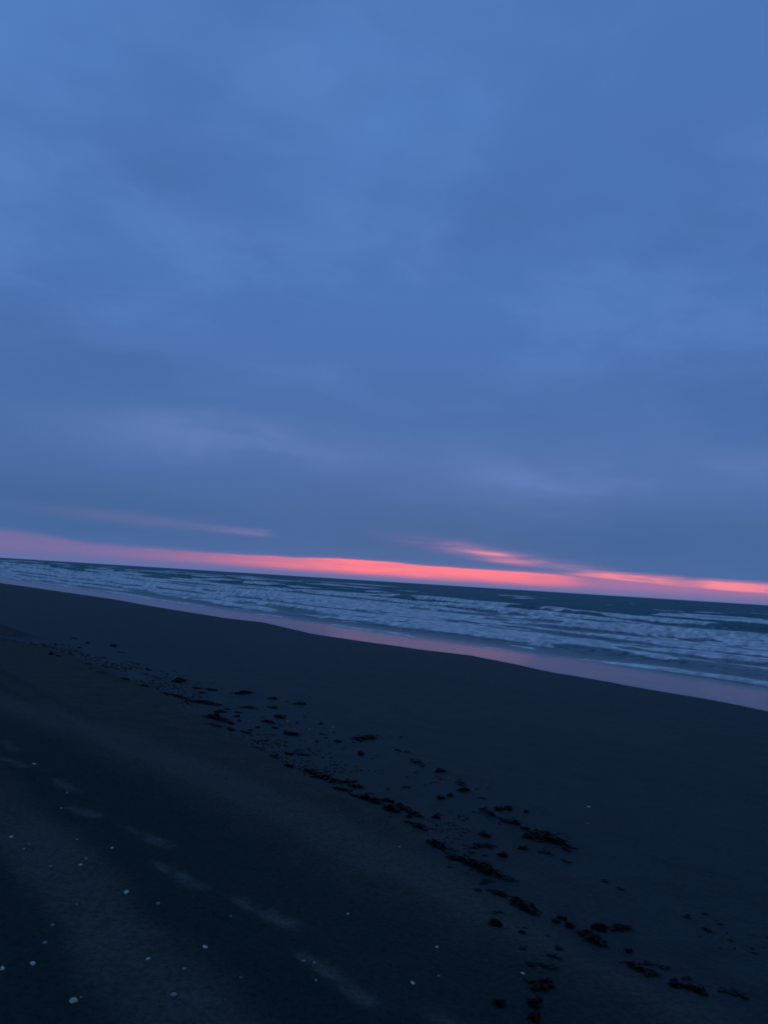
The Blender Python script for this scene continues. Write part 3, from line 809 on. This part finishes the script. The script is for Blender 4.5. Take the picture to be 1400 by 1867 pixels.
SHELLS = [
 (134, 1830, 17, 'tan', 's', 'large tan heart-shaped shell near the bottom left corner'),
 (316, 1821, 17, 'grey', 's', 'broad grey shell beside the lowest left footprint'),
 (60, 1763, 14, 'white', 's', 'bright white oval shell near the left edge, brightest of the pair there'),
 (4, 1775, 12, 'white', 's', 'white shell cut by the left edge of the frame'),
 (230, 1634, 13, 'white', 's', 'bright bluish white shell alone on the dark band at left'),
 (270, 1755, 11, 'white', 's', 'white shell at mid height between tan heart-shaped shell and footprints'),
 (374, 1735, 11, 'white', 's', 'white angular shell right of the wide pale band, lower left'),
 (336, 1773, 10, 'grey', 's', 'grey shell at the top of the lowest left footprint'),
 (82, 1724, 10, 'grey', 'p', 'grey pebble above the bright white oval shell'),
 (96, 1691, 8, 'grey', 'p', 'small grey pebble on the pale band above the grey pebble'),
 (288, 1656, 9, 'grey', 'p', 'dull greenish grey pebble below right of the bluish white shell'),
 (148, 1824, 7, 'grey', 'p', 'small grey chip touching the tan heart-shaped shell side'),
 (140, 1654, 6, 'grey', 'p', 'faint pebble on the left pale band near its bend'),
 (147, 1583, 9, 'white', 's', 'thin white shell, lower of two close together at left'),
 (157, 1573, 8, 'grey', 's', 'thin greyish shell, upper of two close together at left'),
 (92, 1585, 8, 'grey', 's', 'greyish flat shell left of the two close together'),
 (204, 1554, 8, 'white', 's', 'small bright white shell right of the two close together'),
 (140, 1536, 6, 'white', 'p', 'tiny pale pebble above the two close shells'),
 (21, 1530, 8, 'white', 's', 'small white shell by the left edge beside the pale footprint patch'),
 (53, 1545, 6, 'grey', 'p', 'tiny pebble inside the pale footprint patch by the left edge'),
 (43, 1553, 8, 'grey', 's', 'flat greyish shell at the foot of the pale footprint patch'),
 (123, 1449, 5, 'white', 'p', 'tiny white pebble at the toe of the upper left footprint'),
 (112, 1479, 4, 'white', 'p', 'tiniest white pebble left of the second upper left footprint'),
 (63, 1397, 7, 'white', 's', 'thin white shell right of the topmost footprints'),
 (752, 1797, 11, 'white', 's', 'bright white shell alone at the bottom centre'),
 (796, 1731, 7, 'white', 's', 'small white shell above right of the bottom centre shell'),
 (729, 1546, 6, 'grey', 'p', 'small pale pebble left of the longest seaweed roll'),
 (634, 1671, 6, 'white', 'p', 'small white pebble alone right of the clearest footprint'),
 (553, 1763, 9, 'grey', 's', 'pale shell, left of two lying in the heel print'),
 (572, 1767, 9, 'grey', 's', 'pale shell, right of two lying in the heel print'),
 (575, 1801, 7, 'grey', 'p', 'grey pebble under the heel print with two shells'),
 (439, 1791, 7, 'grey', 'p', 'dull pebble left of the heel print with two shells'),
 (800, 1784, 7, 'grey', 'p', 'dull pebble right of the bottom centre white shell'),
 (953, 1782, 8, 'white', 's', 'white shell left of the row of clumps going down'),
 (1073, 1468, 8, 'white', 's', 'white shell alone on the smooth dark sand at right'),
 (1071, 1498, 6, 'grey', 'p', 'dim pebble directly below the lone white shell at right'),
 (607, 1323, 5, 'white', 's', 'brightest tiny shell chip beyond the dense seaweed patch'),
 (564, 1328, 4, 'white', 'p', 'tiny pale pebble above the broad flat seaweed clump'),
 (524, 1312, 5, 'white', 's', 'white shell chip at the side of a dark seaweed clump'),
 (421, 1678, 6, 'grey', 'p', 'dim pebble just left of the clearest footprint'),
]
for i, (x, y, sz, tone, k, lab) in enumerate(SHELLS):
    shell(lab, x, y, sz, tone, 500+i, 'shell' if k == 's' else 'pebble')
